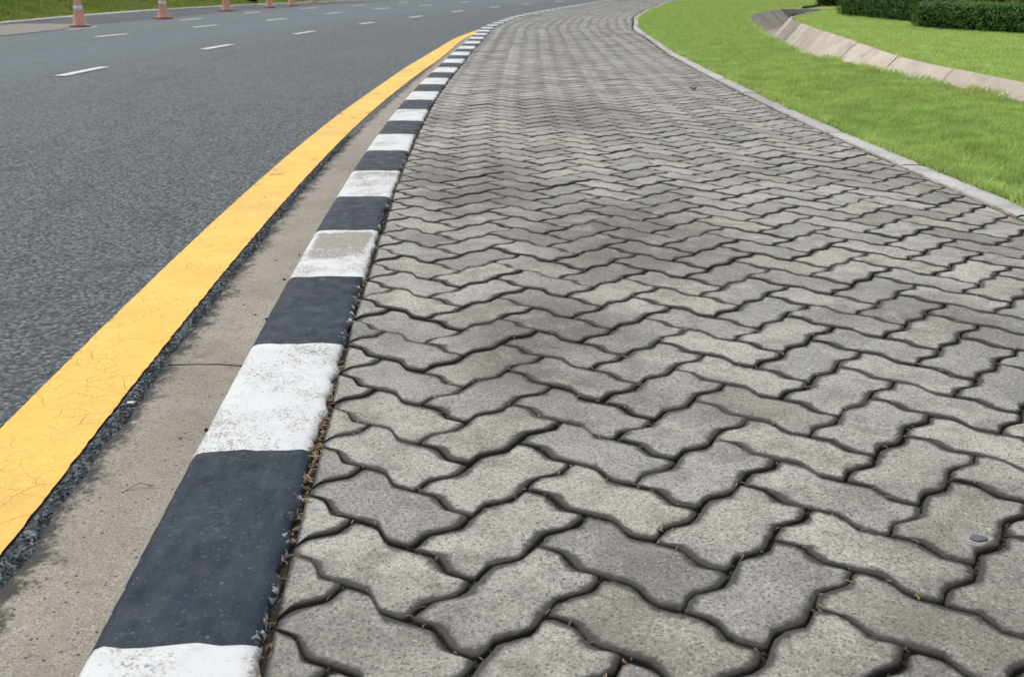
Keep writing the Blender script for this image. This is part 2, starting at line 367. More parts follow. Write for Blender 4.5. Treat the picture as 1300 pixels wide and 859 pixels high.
def grid(name, P, mat, parent=None, smooth=True, attrs=None):
    """P: (rows, cols, 3) sheet facing up when rows run forward and cols run right"""
    r, c = P.shape[:2]
    idx = np.arange(r*c).reshape(r, c)
    q = np.stack([idx[:-1, :-1], idx[:-1, 1:], idx[1:, 1:], idx[1:, :-1]], -1).reshape(-1, 4)
    return mesh_obj(name, P.reshape(-1, 3), q, mat, parent, smooth, {k: np.asarray(a).reshape(-1) for k, a in (attrs or {}).items()})
def smoothstep(a, b, x):
    t = np.clip((np.asarray(x, float)-a)/(b-a), 0, 1); return t*t*(3-2*t)
def spline(ctrl, y):
    """Catmull-Rom style (finite-difference Hermite) x(y), straight outside"""
    c = np.array(ctrl, float); X, Y = c[:, 0], c[:, 1]
    m = np.gradient(X, Y)
    y = np.asarray(y, float); i = np.clip(np.searchsorted(Y, y)-1, 0, len(Y)-2)
    h = Y[i+1]-Y[i]; t = (y-Y[i])/h
    lo, hi = t < 0, t > 1; tc = np.clip(t, 0, 1)
    v = (2*tc**3-3*tc**2+1)*X[i]+(tc**3-2*tc**2+tc)*h*m[i]+(-2*tc**3+3*tc**2)*X[i+1]+(tc**3-tc**2)*h*m[i+1]
    v = np.where(lo, X[i]+(y-Y[i])*m[i], v)
    return np.where(hi, X[i+1]+(y-Y[i+1])*m[i+1], v)
def wob(x, y, k=1.0, seed=0.0):
    """cheap smooth pseudo noise in about -1..1"""
    return (np.sin(1.7*k*x+0.9*k*y+seed)+np.sin(-1.1*k*x+2.3*k*y+1.3+2*seed)+np.sin(3.1*k*x-1.9*k*y+4.1+seed))/3.0

# ------------------------------------------------------------------ the curve that everything follows: inner edge of the painted kerb
KC = [(0, -6), (0, -3), (0, -1.5), (-0.004, 0), (0.0, 1.0), (0.014, 2.0), (0.042, 3.0), (0.080, 4.0), (0.130, 5.0), (0.192, 6.0), (0.268, 7.0), (0.350, 8.0),
      (0.430, 9.0), (0.505, 10.0), (0.600, 11.0), (0.810, 13.5), (1.050, 16.2), (1.36, 18.2), (1.665, 20.2), (2.14, 22.5), (2.68, 24.8),
      (3.37, 27.7), (4.11, 30.6), (5.15, 34.8), (6.25, 39), (8.4, 46), (12.5, 56), (19, 68), (30, 84), (46, 102)]
_y = np.arange(-6, 102, 0.02)
_x = spline(KC, _y)
for _ in range(3):
    k = np.ones(61)/61; pad = np.r_[np.full(30, _x[0]), _x, _x[-1]+(_x[-1]-_x[-2])*np.arange(1, 31)]
    _x = np.convolve(pad, k, 'valid')
_s = np.r_[0, np.cumsum(np.hypot(np.diff(_x), np.diff(_y)))]
_s -= np.interp(0, _y, _s)
_hd = np.arctan2(np.gradient(_x), np.gradient(_y))          # heading, from +y towards +x
def at(s, t):
    """curve coordinates (arc length s, offset t to the right) -> world x, y"""
    x = np.interp(s, _s, _x); y = np.interp(s, _s, _y); h = np.interp(s, _s, _hd)
    return x+t*np.cos(h), y-t*np.sin(h)
def head(s): return np.interp(s, _s, _hd)
def P3(s, t, z):
    x, y = at(s, t); return np.stack(np.broadcast_arrays(x, y, z), -1)
S_END = float(_s[-1])-1
ZR = -0.18                                                   # road level below the walkway

def sgrid(s0, s1):
    """stations along the curve, denser near the camera"""
    return np.unique(np.r_[np.arange(s0, 14, 0.25), np.arange(14, 46, 0.6), np.arange(46, s1, 2.0), s1])

# ------------------------------------------------------------------ ground and road
ST = sgrid(-5, S_END)
R = 600.0
ground = mesh_obj('ground', [(-R, -R, -0.75), (R, -R, -0.75), (R, R, -0.75), (-R, R, -0.75)], [(0, 1, 2, 3)], 'turf')
tag(ground, 'wide green ground under and beyond the lawns', kind='structure')

# left edge of the road, measured along the far verge
VERGE = [(-9.6, -6), (-9.2, 4), (-8.7, 12), (-8.25, 17), (-8.10, 19.8), (-8.02, 22), (-7.97, 23.6), (-7.75, 26.8), (-7.15, 31.0), (-6.1, 35.6), (-4.9, 40.0), (-2.9, 46), (1.5, 57), (8, 69), (19, 85), (36, 104)]
def left_row(s):
    x0, y0 = at(s, -0.46)
    return x0, y0
cols = np.r_[0, 0.05, 0.15, 0.3, 0.5, 1, 1.6, 2.2, 2.6, 2.9, 3.2, 3.8, 4.4, 5.0, 5.6, 6.2, 6.8, 7.4, 8.0, 8.6]
rows = []; lane = []
def vergex(y): return spline(VERGE, y)
for s in ST:
    x0, y0 = at(s, -0.435); h = float(head(s))
    # walk across the road along the normal until the verge
    tt = np.linspace(0, 16, 400); xs = x0-tt*np.cos(h); ys = y0+tt*np.sin(h)
    d = xs-vergex(ys); j = int(np.argmax(d < 0)) if (d < 0).any() else 399
    wdt = tt[j]+0.05
    t = cols/8.6*wdt
    rows.append(np.stack([x0-t*np.cos(h), y0+t*np.sin(h), np.full(len(t), ZR)+0.004*np.minimum(t, 1)], -1)[::-1])
    ln = 0.25*smoothstep(2.3, 3.2, t)+0.55*smoothstep(3.3, 4.3, t)*(1-0.5*smoothstep(5.0, 5.4, t)*(1-smoothstep(5.8, 6.3, t)))*(1-0.5*smoothstep(6.9, 7.3, t))
    lane.append(ln[::-1])
road = grid('road', np.array(rows), 'asphalt', attrs={'lane': np.array(lane)})
tag(road, 'dark grey asphalt road curving away to the right', kind='structure')

def ribbon(name, s_arr, tL, tR, z, mat, parent, wobL=0.0, wobR=0.0, n=3, thick=0.0):
    P = []
    for i, s in enumerate(s_arr):
        a = (tL(s) if callable(tL) else tL)+wobL*random.uniform(-1, 1)
        b = (tR(s) if callable(tR) else tR)+wobR*random.uniform(-1, 1)
        P.append(P3(s, np.linspace(a, b, n), z))
    return grid(name, np.array(P), mat, parent)
# yellow edge line: thermoplastic strip with slightly crumbled sides
def ylL(s): return -0.708+0.10*float(smoothstep(9, 18, s))
def ylR(s): return -0.508+0.12*float(smoothstep(7, 17, s))
SY = np.unique(np.r_[np.arange(-4, 5, 0.02), np.arange(5, 14, 0.08), np.arange(14, 30, 0.4)])
yl = ribbon('edge_line', SY, ylL, ylR, ZR+0.0058, 'yellow', road, 0.0012, 0.0018, 5)

def dash(cx, cy, ang, length=1.05, width=0.11):
    c, s_ = math.sin(ang), math.cos(ang)
    dv = np.array([c, s_]); nv = np.array([s_, -c]); P = []
    for a in np.linspace(-length/2, length/2, 9):
        P.append([[*(np.array([cx, cy])+dv*a+nv*b*(1+0.05*random.uniform(-1, 1))), ZR+0.0125] for b in (-width/2, 0, width/2)])
    return grid('lane_dash', np.array(P), 'line', road)
LANES = [[(-3.45, 5.5), (-3.30, 9.48), (-2.80, 13.42), (-2.15, 17.46), (-1.38, 21.7), (-0.45, 25.81), (0.65, 30.77), (1.97, 36.1), (3.52, 41.8), (5.42, 47.3)],
         [(-5.6, 12.3), (-5.01, 16.26), (-4.31, 19.83), (-3.53, 23.47), (-2.74, 28.3), (-1.70, 33.39), (-0.41, 37.99), (1.14, 44.5)],
         [(-6.9, 14.4), (-6.24, 18.67), (-5.36, 23.24), (-4.88, 28.4), (-3.96, 33.2), (-2.71, 37.37), (-1.38, 43.0)]]
for L in LANES:
    a = np.array(L)
    g = np.gradient(a[:, 0], a[:, 1])
    for i, (x, y) in enumerate(L):
        ln = 1.08 if y < 22 else (1.3 if y < 29 else 1.6)
        dash(x, y, math.atan(g[i]), ln, 0.10+0.0012*y)

# freshly resurfaced shoulder strip beyond the cones, and a silted apron at its near end (sheets 4 mm above the road)
def strip_between(name, fL, fR, y0, y1, z, mat, n=4, step=0.5):
    P = [[[a, y, z] for a in np.linspace(fL(y), fR(y), n)] for y in np.arange(y0, y1, step)]
    return grid(name, np.array(P), mat, road, attrs={'lane': np.zeros((len(P), n))})
def shoulderR(y): return float(spline([(-6.75, 20.4), (-6.35, 23), (-5.7, 29), (-4.9, 34), (-3.8, 39.5), (-2.0, 45)], y))+0.05*math.sin(3*y)
strip_between('resurfaced_shoulder', lambda y: float(vergex(y))+0.03, shoulderR, 20.6, 44, ZR+0.0085, 'asphalt_new')
strip_between('silted_apron', lambda y: float(vergex(y))+0.03, lambda y: float(spline([(-7.0, 12), (-6.62, 16.0), (-6.45, 18.3), (-6.7, 20.6)], y))+0.07*math.sin(5*y), 12, 20.7, ZR+0.0125, 'asphalt_dirt')

# ------------------------------------------------------------------ gutter of cast concrete slabs
gutter = tag(empty('gutter', (0, 0, ZR)), 'pale brown concrete gutter between yellow line and painted kerb', kind='structure')
breaks = [-5, -2.2, 1.155, 4.6, 8.5, 12.5, 16.5, 20.5, 24.5, 28.5, 32.5, 36.5, 40.5, 44.5, 60, S_END]
for a, b in zip(breaks[:-1], breaks[1:]):
    ss = np.linspace(a, b, max(6, int((b-a)/(0.035 if a < 5 else 0.25))))
    P, E = [], []
    for i, s in enumerate(ss):
        rag = 0.004*math.sin(9*s)+0.003*math.sin(23*s+1)+random.uniform(-0.005, 0.005)*(1 if a < 5 else 0)
        t = np.array([-0.462+rag, -0.462+rag, -0.44+rag, -0.40, -0.34, -0.27, -0.205, -0.17])
        z = np.array([-0.05, 0.010, 0.0125, 0.0115, 0.010, 0.006, 0.003, 0.0])
        sj = s
        if i == 0: sj = s+0.0035+0.004*np.sin(np.arange(8)*2.1)
        if i == len(ss)-1: sj = s-0.0035+0.004*np.sin(np.arange(8)*2.1)
        P.append(P3(sj, t, z)); E.append([0.95, 0.95, 0.74, 0.42, 0.10, 0, 0, 0])
    grid('gutter_slab', np.array(P), 'gutter', gutter, attrs={'edge': np.array(E)})

# ------------------------------------------------------------------ painted kerb: bands of half a metre
kerb = tag(empty('kerb', (0, 0, 0)), 'kerb painted in black and white bands beside the walkway', kind='structure')
B0 = -0.206
k0, k1 = -6, 110
for k in range(k0, k1):
    a = B0+0.5*k; b = a+0.5
    white = (k % 2 == 1)
    n = 28 if k < 14 else (10 if k < 40 else 5)
    ss = np.linspace(a, b, n+1)
    P, SA, TA = [], [], []
    prof = np.array([(-0.215, -0.20), (-0.204, -0.09), (-0.193, -0.026), (-0.1885, -0.012), (-0.182, -0.004), (-0.172, 0.0), (-0.150, 0.0004), (-0.130, 0.0007), (-0.110, 0.0009), (-0.09, 0.001), (-0.07, 0.0009), (-0.045, 0.0007), (-0.020, 0.0005), (-0.006, -0.002), (-0.002, -0.009), (-0.002, -0.06)])
    for i, s in enumerate(ss):
        pr = prof.copy()
        if n > 20:
            chip = 0.0035*math.sin(37*s+3*math.sin(11*s))+(random.uniform(-0.0025, 0.0025) if 0 < i < n else 0.0)
            if random.random() < 0.10 and 0 < i < n: chip -= random.uniform(0.002, 0.009)
            pr[-2:, 0] += chip; pr[-3, 0] += chip*0.8; pr[-3, 1] += min(0, chip)*0.35
            pr[-4, 0] += chip*0.2
            pr[3:6, 0] += random.uniform(-0.0007, 0.0007)
        q_ = k if i == 0 else k+1
        sj = s+(0.0030*np.sin(60*pr[:, 0]+2.3*q_)+0.0018*np.sin(171*pr[:, 0]+q_) if i in (0, n) else 0.0)
        P.append(P3(sj, pr[:, 0], pr[:, 1]+0.006)); SA.append(np.full(len(pr), i/n)); TA.append(np.clip((pr[:, 0]+0.188)/0.186, 0, 1))
    o = grid('kerb_block', np.array(P), 'kw' if white else 'kb', kerb, attrs={'along': np.array(SA), 'across': np.array(TA)})
    o['wear'] = {3: 1.0, 5: 0.35, 9: 0.1}.get(k, 0.0) if white else 0.0

# ------------------------------------------------------------------ walkway: interlocking zigzag pavers laid in herringbone
W = 0.1125
D = 0.085
rs = math.sqrt(0.5)
def tmax(s):
    v = 1.998+0.115*smoothstep(9, 14, s)+0.16*smoothstep(13, 20, s)
    return v if np.ndim(v) else float(v)
def raw_outline():
    f = [(0, 0), (0.32, D), (0.68, -D)]
    pts = []
    for i in range(2): pts += [(i+t, v) for t, v in f]
    pts += [(2-v, t) for t, v in f]
    for i in (1, 0): pts += [(i+1-t, 1-v) for t, v in f]      # the curve is point-symmetric
    pts += [(0+v, 1-t) for t, v in f]
    p = np.array(pts)-np.array([1.0, 0.5])
    return p*W
def chaikin(p, r):
    q = np.roll(p, -1, 0)
    return np.stack([p*(1-r)+q*r, p*r+q*(1-r)], 1).reshape(-1, 2)
def inset(p, d):
    a = np.roll(p, 1, 0); b = np.roll(p, -1, 0)
    e1 = p-a; e2 = b-p
    e1 /= np.maximum(np.linalg.norm(e1, axis=1, keepdims=True), 1e-9); e2 /= np.maximum(np.linalg.norm(e2, axis=1, keepdims=True), 1e-9)
    n1 = np.c_[-e1[:, 1], e1[:, 0]]; n2 = np.c_[-e2[:, 1], e2[:, 0]]
    m = n1+n2; l = np.linalg.norm(m, axis=1, keepdims=True); m = m/np.maximum(l, 1e-6)
    c = np.clip((m*n1).sum(1, keepdims=True), 0.6, 1)
    return p+m*d/c
def clip_half(p, nrm, c):
    out = []
    for i in range(len(p)):
        a, b = p[i], p[(i+1) % len(p)]; da, db = a@nrm-c, b@nrm-c
        if da >= 0: out.append(a)
        if (da >= 0) != (db >= 0): out.append(a+(b-a)*da/(da-db))
    return np.array(out)
def area(p):
    q = np.roll(p, -1, 0); return 0.5*float((p[:, 0]*q[:, 1]-p[:, 1]*q[:, 0]).sum())
OUT_RAW = raw_outline()
OUT_FINE = chaikin(chaikin(OUT_RAW, 0.14), 0.22)
OUT_MID = chaikin(OUT_RAW, 0.18)
def stone_mesh(outline, lod, whole=True):
    """rings from the buried side up over the worn arris to the top face"""
    p = outline
    c = np.zeros(2) if whole else p.mean(0)
    q = (p-c)*np.array([0.76, 0.52] if whole else [0.45, 0.45])+c     # inner ring of the top face
    dist = np.linalg.norm(q-p, axis=1, keepdims=True)
    def ring(d): return p+(q-p)*np.minimum(d/np.maximum(dist, 1e-6), 0.9)
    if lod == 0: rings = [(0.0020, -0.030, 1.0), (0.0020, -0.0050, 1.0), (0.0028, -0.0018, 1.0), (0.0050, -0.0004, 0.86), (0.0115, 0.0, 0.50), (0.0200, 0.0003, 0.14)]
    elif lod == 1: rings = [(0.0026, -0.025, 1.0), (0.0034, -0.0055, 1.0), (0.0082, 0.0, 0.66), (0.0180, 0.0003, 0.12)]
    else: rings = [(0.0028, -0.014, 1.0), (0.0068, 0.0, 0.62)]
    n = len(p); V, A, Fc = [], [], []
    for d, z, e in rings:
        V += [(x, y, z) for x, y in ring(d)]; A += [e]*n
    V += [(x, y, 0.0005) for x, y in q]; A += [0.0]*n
    nr = len(rings)+1
    for r in range(nr-1):
        o = r*n
        for i in range(n):
            j = (i+1) % n
            Fc.append((o+i, o+j, o+n+j, o+n+i))
    Fc.append(tuple(range((nr-1)*n, nr*n)))
    return V, Fc, A

walk = ribbon('walkway', sgrid(-5, S_END), -0.03, lambda s: tmax(s)+0.03, -0.0082, 'soil', None, n=9)
tag(walk, 'grey walkway of interlocking zigzag concrete pavers', kind='structure')

def project(p):
    d = np.asarray(p, float)-np.array([CX, CY, CH]); z = d@fwd
    return 650+F*(d@RT)/z, 429.5-F*(d@UP)/z, z
YS = 1.011
stones = []
S_FIELD = 52.0
kmax = int(S_FIELD/(W*2*rs))+4
for kind in (0, 1):
    for m in range(-2, 9):
        for k in range(-20, kmax):
            i, j = (2*m-k, 2*m+k) if kind == 0 else (2*m-k+1, 2*m+k+1)
            cu, cv = (i+1.0, j+0.5) if kind == 0 else (i+0.5, j+1.0)
            x = (cu+cv)*rs*W; s = (cv-cu)*rs*W*YS
            if x < -0.10 or s < -3.0 or s > S_FIELD: continue
            tm = tmax(s)
            if x > tm+0.10: continue
            stones.append((kind, x, s))
def visible_size(x, s):
    wx, wy = at(s, x); u, v, z = project((wx, wy, 0))
    if z < 0.2 or not (-30 < u < 1330 and -30 < v < 890): return -1.0
    return 1.0/z**3
sizes = np.array([visible_size(x, s) for _, x, s in stones])
order = np.argsort(-sizes)
single = set(int(q) for q in order[:296])
# shared meshes for whole stones: eight moulds with slightly different wear
protos = []
for q in range(14):
    o = OUT_FINE*(1+0.006*rng.uniform(-1, 1))+rng.normal(0, 0.0008, OUT_FINE.shape)
    for _ in range(3):                                        # chipped corners
        ci = int(rng.integers(len(o)))
        for w_ in range(-2, 3): o[(ci+w_) % len(o)] *= 1-0.035*rng.random()*(1-abs(w_)/3)
    V, Fc, A = stone_mesh(o, 0)
    V = [(x, y, z+(0.0007*math.sin(31*x+q)*math.cos(27*y+2*q) if z >= 0 else 0)) for x, y, z in V]
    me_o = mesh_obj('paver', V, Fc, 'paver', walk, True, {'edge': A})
    protos.append(me_o.data); bpy.data.objects.remove(me_o)
FV, FF, FA = [], [], []
def stone_xform(kind, x, s, near):
    wx, wy = at(s, x)
    jx, jy = rng.normal(0, 0.0013, 2)
    h = float(head(s))
    rz = (-math.pi/4 if kind == 0 else math.pi/4)-h+rng.normal(0, math.radians(0.5))
    z = 0.0012*float(wob(wx, wy, 2.2))+rng.normal(0, 0.0008)
    return wx+jx, wy+jy, z, rz, rng.normal(0, math.radians(0.30)), rng.normal(0, math.radians(0.30))
for idx, (kind, x, s) in enumerate(stones):
    tm = tmax(s)
    ang = -math.pi/4 if kind == 0 else math.pi/4
    near = idx in single
    cut = x < 0.135 or x > tm-0.135
    wx, wy, z, rz, tx, ty = stone_xform(kind, x, s, near)
    base = OUT_FINE if near else (OUT_MID if s < 9 else OUT_RAW)
    outl = base
    if cut:
        ca, sa = math.cos(ang), math.sin(ang)
        loc = base@np.array([[ca, sa], [-sa, ca]])+np.array([x, 0])        # (offset, along)
        loc = clip_half(loc, np.array([1.0, 0]), 0.004+rng.uniform(0, 0.004))
        if len(loc) > 2: loc = clip_half(loc, np.array([-1.0, 0]), -(tm-rng.uniform(0.002, 0.012)))
        if len(loc) < 3 or abs(area(loc)) < 0.0016: continue
        back = (loc-np.array([x, 0]))@np.array([[ca, -sa], [sa, ca]])
        keep = [0]
        for q in range(1, len(back)):
            if np.linalg.norm(back[q]-back[keep[-1]]) > 0.0015: keep.append(q)
        outl = back[keep]
    if near:
        if cut and len(outl) != len(base):
            V, Fc, A = stone_mesh(outl, 0, False)
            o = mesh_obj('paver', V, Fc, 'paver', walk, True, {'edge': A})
        else:
            o = bpy.data.objects.new('paver', protos[int(rng.integers(14))]); COL.objects.link(o); o.parent = walk
            if rng.random() < 0.5: rz += math.pi
        o.location = (wx, wy, z); o.rotation_euler = (tx, ty, rz)
    else:
        V, Fc, A = stone_mesh(outl, 1 if s < 9 else 2, not cut or len(outl) == len(base))
        V = np.array(V); c_, s_ = math.cos(rz), math.sin(rz)
        X = V[:, 0]*c_-V[:, 1]*s_+wx; Y = V[:, 0]*s_+V[:, 1]*c_+wy
        Z = V[:, 2]+z+tx*V[:, 1]-ty*V[:, 0]
        off = len(FV); FV.extend(zip(X, Y, Z)); FA.extend(A)
        FF.extend(tuple(off+v for v in f) for f in Fc)
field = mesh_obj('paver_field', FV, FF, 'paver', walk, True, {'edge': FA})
tag(field, kind='stuff')
# beyond the last built stone only the surface goes on
far_walk = ribbon('walkway_surface', np.arange(S_FIELD-0.1, S_END, 1.5), 0.0, tmax(60), 0.0, 'edging', walk)

# ------------------------------------------------------------------ concrete edging along the lawn
edging = tag(empty('walkway_edging', (0, 0, 0)), 'narrow pale concrete edging between pavers and lawn', kind='structure')
s = -4.86
while s < 62:
    L = 0.98
    n = 12 if s < 12 else 5
    P = []
    dz = random.uniform(-0.004, 0.004); dt = random.uniform(-0.003, 0.003); tilt = random.uniform(-0.004, 0.004)
    for i in range(n+1):
        q = s+0.005+(L-0.01)*i/n; tm = tmax(q)+0.014+dt
        end = 0.006 if i in (0, n) else 0.0
        t = np.array([0, 0.0, 0.004, 0.012, 0.05, 0.078, 0.084, 0.086, 0.086])
        z = np.array([-0.05, 0.000, 0.007, 0.010, 0.010, 0.009, 0.006, -0.004, -0.05])-end*np.array([0, 0.3, 1, 1, 1, 1, 1, 0.3, 0])+dz+tilt*(i/n-0.5)
        P.append(P3(q+random.uniform(-0.001, 0.001), tm+t+random.uniform(-0.0008, 0.0008), z))
    grid('edging_block', np.array(P), 'edging', edging)
    s += L

# ------------------------------------------------------------------ lawn on the right, cut by a concrete drainage channel
LEFT_RIM = [(3.40, -4), (3.42, 2), (3.50, 6), (3.66, 9), (4.10, 11.5), (4.74, 13.8), (5.42, 16.6), (6.42, 20.7), (6.95, 22.4), (8.05, 25.0), (9.40, 27.8), (11.0, 30.6), (13.6, 34.6), (25, 50), (50, 80)]
RIGHT_RIM = [(4.36, -4), (4.38, 2), (4.42, 6), (4.53, 7.6), (4.70, 9.1), (5.22, 11.54), (6.32, 16.56), (7.35, 20.7), (7.95, 22.2), (9.05, 24.6), (10.4, 27.3), (12.0, 30.0), (14.6, 34), (26, 49.5), (51, 79.5)]
def lrim(y): return spline(LEFT_RIM, y)
def rrim(y): return spline(RIGHT_RIM, y)
def hump(y): return 0.052*(1-smoothstep(10.5, 14.5, y))-0.03*smoothstep(11.5, 14, y)*(1-smoothstep(20, 24, y))
def edge_x(y):
    """outer side of the edging at world y"""
    x = np.interp(y, _y, _x); h = np.interp(y, _y, _hd); s_ = np.interp(y, _y, _s)
    tm = tmax(s_)+0.101
    return x+tm/np.cos(h)
def lawn_left_z(x, y):
    a = edge_x(y); b = lrim(y); f = np.clip((x-a)/(b-a), 0, 1)
    return -0.004+hump(y)*smoothstep(0.05, 0.8, f)+0.010*wob(x, y, 1.1, 2.0)*smoothstep(0, 0.3, f)+0.02*smoothstep(18, 34, y)*f
def lawn_right_z(x, y):
    d = x-rrim(y)
    return 0.0+0.018*wob(x, y, 0.7, 5.0)*smoothstep(0, 1.2, d)+0.003*np.clip(d, 0, 30)-0.008
yy = np.unique(np.r_[np.arange(-4, 14, 0.25), np.arange(14, 36, 0.5), np.arange(36, 80, 2)])
def sheet(name, xa, xb, zf, ys, n, mat):
    P = []
    for y in ys:
        xs = np.linspace(float(xa(y)), float(xb(y)), n)
        P.append(np.stack([xs, np.full(n, y), zf(xs, np.full(n, y))], -1))
    return grid(name, np.array(P), mat)
Y_HEAD = 27.4
lawn_l = tag(sheet('lawn', edge_x, lrim, lawn_left_z, yy, 12, 'turf'), 'green lawn between walkway edging and drainage channel', kind='structure')
lawn_r = tag(sheet('lawn', rrim, lambda y: rrim(y)+45, lawn_right_z, yy, 40, 'turf'), 'pale green lawn between drainage channel and clipped hedges', kind='structure')
lawn_c = tag(sheet('lawn', lambda y: lrim(y)-0.01, lambda y: rrim(y)+0.01, lambda x, y: np.full(np.shape(x), 0.012), np.arange(Y_HEAD+0.05, 80, 0.7), 4, 'turf'), 'green lawn over the covered end of the drainage channel', kind='structure')

# drainage channel: sloping slabs on both sides, a narrow floor and thin upstanding rims
chan = tag(empty('drainage_channel', (float(lrim(10)), 10, -0.34)), 'concrete lined drainage channel of sloping slabs bending through the lawn', 'drain')
def local(P): return P-np.array(chan.location)
def channel_z(y): return 0.0
def slab(y0, y1, side, mat, name='channel_slab'):
    ys = np.linspace(y0+0.012, y1-0.012, 5); P = []
    dz = random.uniform(-0.006, 0.006)
    for y in ys:
        a, b = float(lrim(y)), float(rrim(y)); w = b-a
        rimz = (0.012+float(hump(y)) if side < 0 else 0.016)
        if side < 0: t = [a-0.01, a-0.008, a+0.035, a+0.05, a+0.36*w, a+0.39*w]; z = [-0.08, rimz, rimz+0.004, rimz-0.012, -0.335, -0.345]
        else: t = [b-0.39*w, b-0.36*w, b-0.05, b-0.035, b+0.008, b+0.01]; z = [-0.345, -0.335, rimz-0.012, rimz+0.004, rimz, -0.08]
        P.append([(x, y, zz+dz) for x, zz in zip(t, z)])
    return grid(name, local(np.array(P)), mat, chan, smooth=False)
CH_J = [-1.5, 0.6, 2.6, 4.4, 6.0, 7.55, 9.1, 11.5, 14.3, 16.3, 17.6, 19.2, 20.9, 22.3, 23.9, 25.6, Y_HEAD]
y = -3.0
while y < Y_HEAD-0.1:
    y1 = min([q for q in CH_J if q > y+0.01]+[Y_HEAD])
    slab(y, y1, -1, 'channel_dark' if y > 14 else 'channel')
    slab(y, y1, 1, 'channel_dark' if (16.5 < y < 18.2 or y > 21.5) else 'channel')
    ys = np.linspace(y, y1, 4)
    P = [[(float(lrim(q))+f*float(rrim(q)-lrim(q)), q, zz) for f, zz in ((0.34, -0.338), (0.5, -0.352), (0.66, -0.338))] for q in ys]
    grid('channel_floor', local(np.array(P)), 'channel_dark', chan)
    y = y1
# headwall with the dark pipe mouth where the channel goes underground
def boxv(x0, x1, y0, y1, z0, z1):
    v = [(x0, y0, z0), (x1, y0, z0), (x1, y1, z0), (x0, y1, z0), (x0, y0, z1), (x1, y0, z1), (x1, y1, z1), (x0, y1, z1)]
    f = [(0, 3, 2, 1), (4, 5, 6, 7), (0, 1, 5, 4), (1, 2, 6, 5), (2, 3, 7, 6), (3, 0, 4, 7)]
    return v, f
hx0, hx1 = float(lrim(Y_HEAD))-0.02, float(rrim(Y_HEAD))+0.02
V, Fc = [], []
for bx in ((hx0, hx0+0.38, Y_HEAD, Y_HEAD+0.10, -0.36, 0.03), (hx1-0.38, hx1, Y_HEAD, Y_HEAD+0.10, -0.36, 0.03), (hx0+0.38, hx1-0.38, Y_HEAD, Y_HEAD+0.10, -0.10, 0.03)):
    v, f = boxv(*bx); o_ = len(V); V += v; Fc += [tuple(o_+q for q in ff) for ff in f]
mesh_obj('headwall', local(np.array(V)), Fc, 'channel_dark', chan)
def tube(name, pts, r, mat, parent=None, seg=10, cap=False):
    pts = np.array(pts, float); V, Fc = [], []
    for i, p in enumerate(pts):
        d = pts[min(i+1, len(pts)-1)]-pts[max(i-1, 0)]; d /= np.linalg.norm(d)
        a = np.cross(d, (0, 0, 1.0)) if abs(d[2]) < 0.9 else np.cross(d, (1.0, 0, 0)); a /= np.linalg.norm(a); b = np.cross(a, d)
        rr = r[i] if hasattr(r, '__len__') else r
        for k in range(seg):
            q = 2*math.pi*k/seg; V.append(p+rr*(math.cos(q)*a+math.sin(q)*b))
    for i in range(len(pts)-1):
        for k in range(seg):
            j = (k+1) % seg; Fc.append((i*seg+k, i*seg+j, (i+1)*seg+j, (i+1)*seg+k))
    if cap: Fc += [tuple(range(seg))[::-1], tuple(range((len(pts)-1)*seg, len(pts)*seg))]
    return mesh_obj(name, V, Fc, mat, parent, True)
cxm = (hx0+hx1)/2
tube('pipe', local(np.array([(cxm, Y_HEAD+0.02, -0.18), (cxm, Y_HEAD+1.2, -0.18)])), 0.16, 'black', chan, 16, True)
# stones and silt lying in the bend of the channel
for k in range(9):
    yk = 14.6+random.uniform(0, 2.6); f = random.uniform(0.36, 0.62); xk = float(lrim(yk))+f*float(rrim(yk)-lrim(yk))
    r = random.uniform(0.03, 0.075)
    V = []; Fc = []
    for a in range(4):
        for b in range(7):
            th = math.pi*(0.12+0.76*a/3); ph = 2*math.pi*b/7; q = r*random.uniform(0.75, 1.15)
            V.append((xk+q*1.3*math.sin(th)*math.cos(ph), yk+q*math.sin(th)*math.sin(ph), -0.33+0.5*q*math.cos(th)+0.012))
    for a in range(3):
        for b in range(7): Fc.append((a*7+b, (a+1)*7+b, (a+1)*7+(b+1) % 7, a*7+(b+1) % 7))
    Fc.append(tuple(range(7)))
    o = mesh_obj('rubble_stone', V, Fc, 'channel_dark' if k % 2 else 'channel')
    tag(o, 'loose stone lying in silt at the bend of the drainage channel', 'stone', 'rubble in the drainage channel')
dark_line = tube('black_line', [(9.95, 27.75, 0.05), (10.4, 28.6, 0.06), (10.9, 29.6, 0.06), (11.5, 30.9, 0.06), (11.9, 31.6, 0.05)], 0.045, 'black', None, 8, True)  # black tube drawn for a thin dark line on the grass
tag(dark_line, 'thin black line on the grass from channel end to yellow-green hedge', 'pipe')

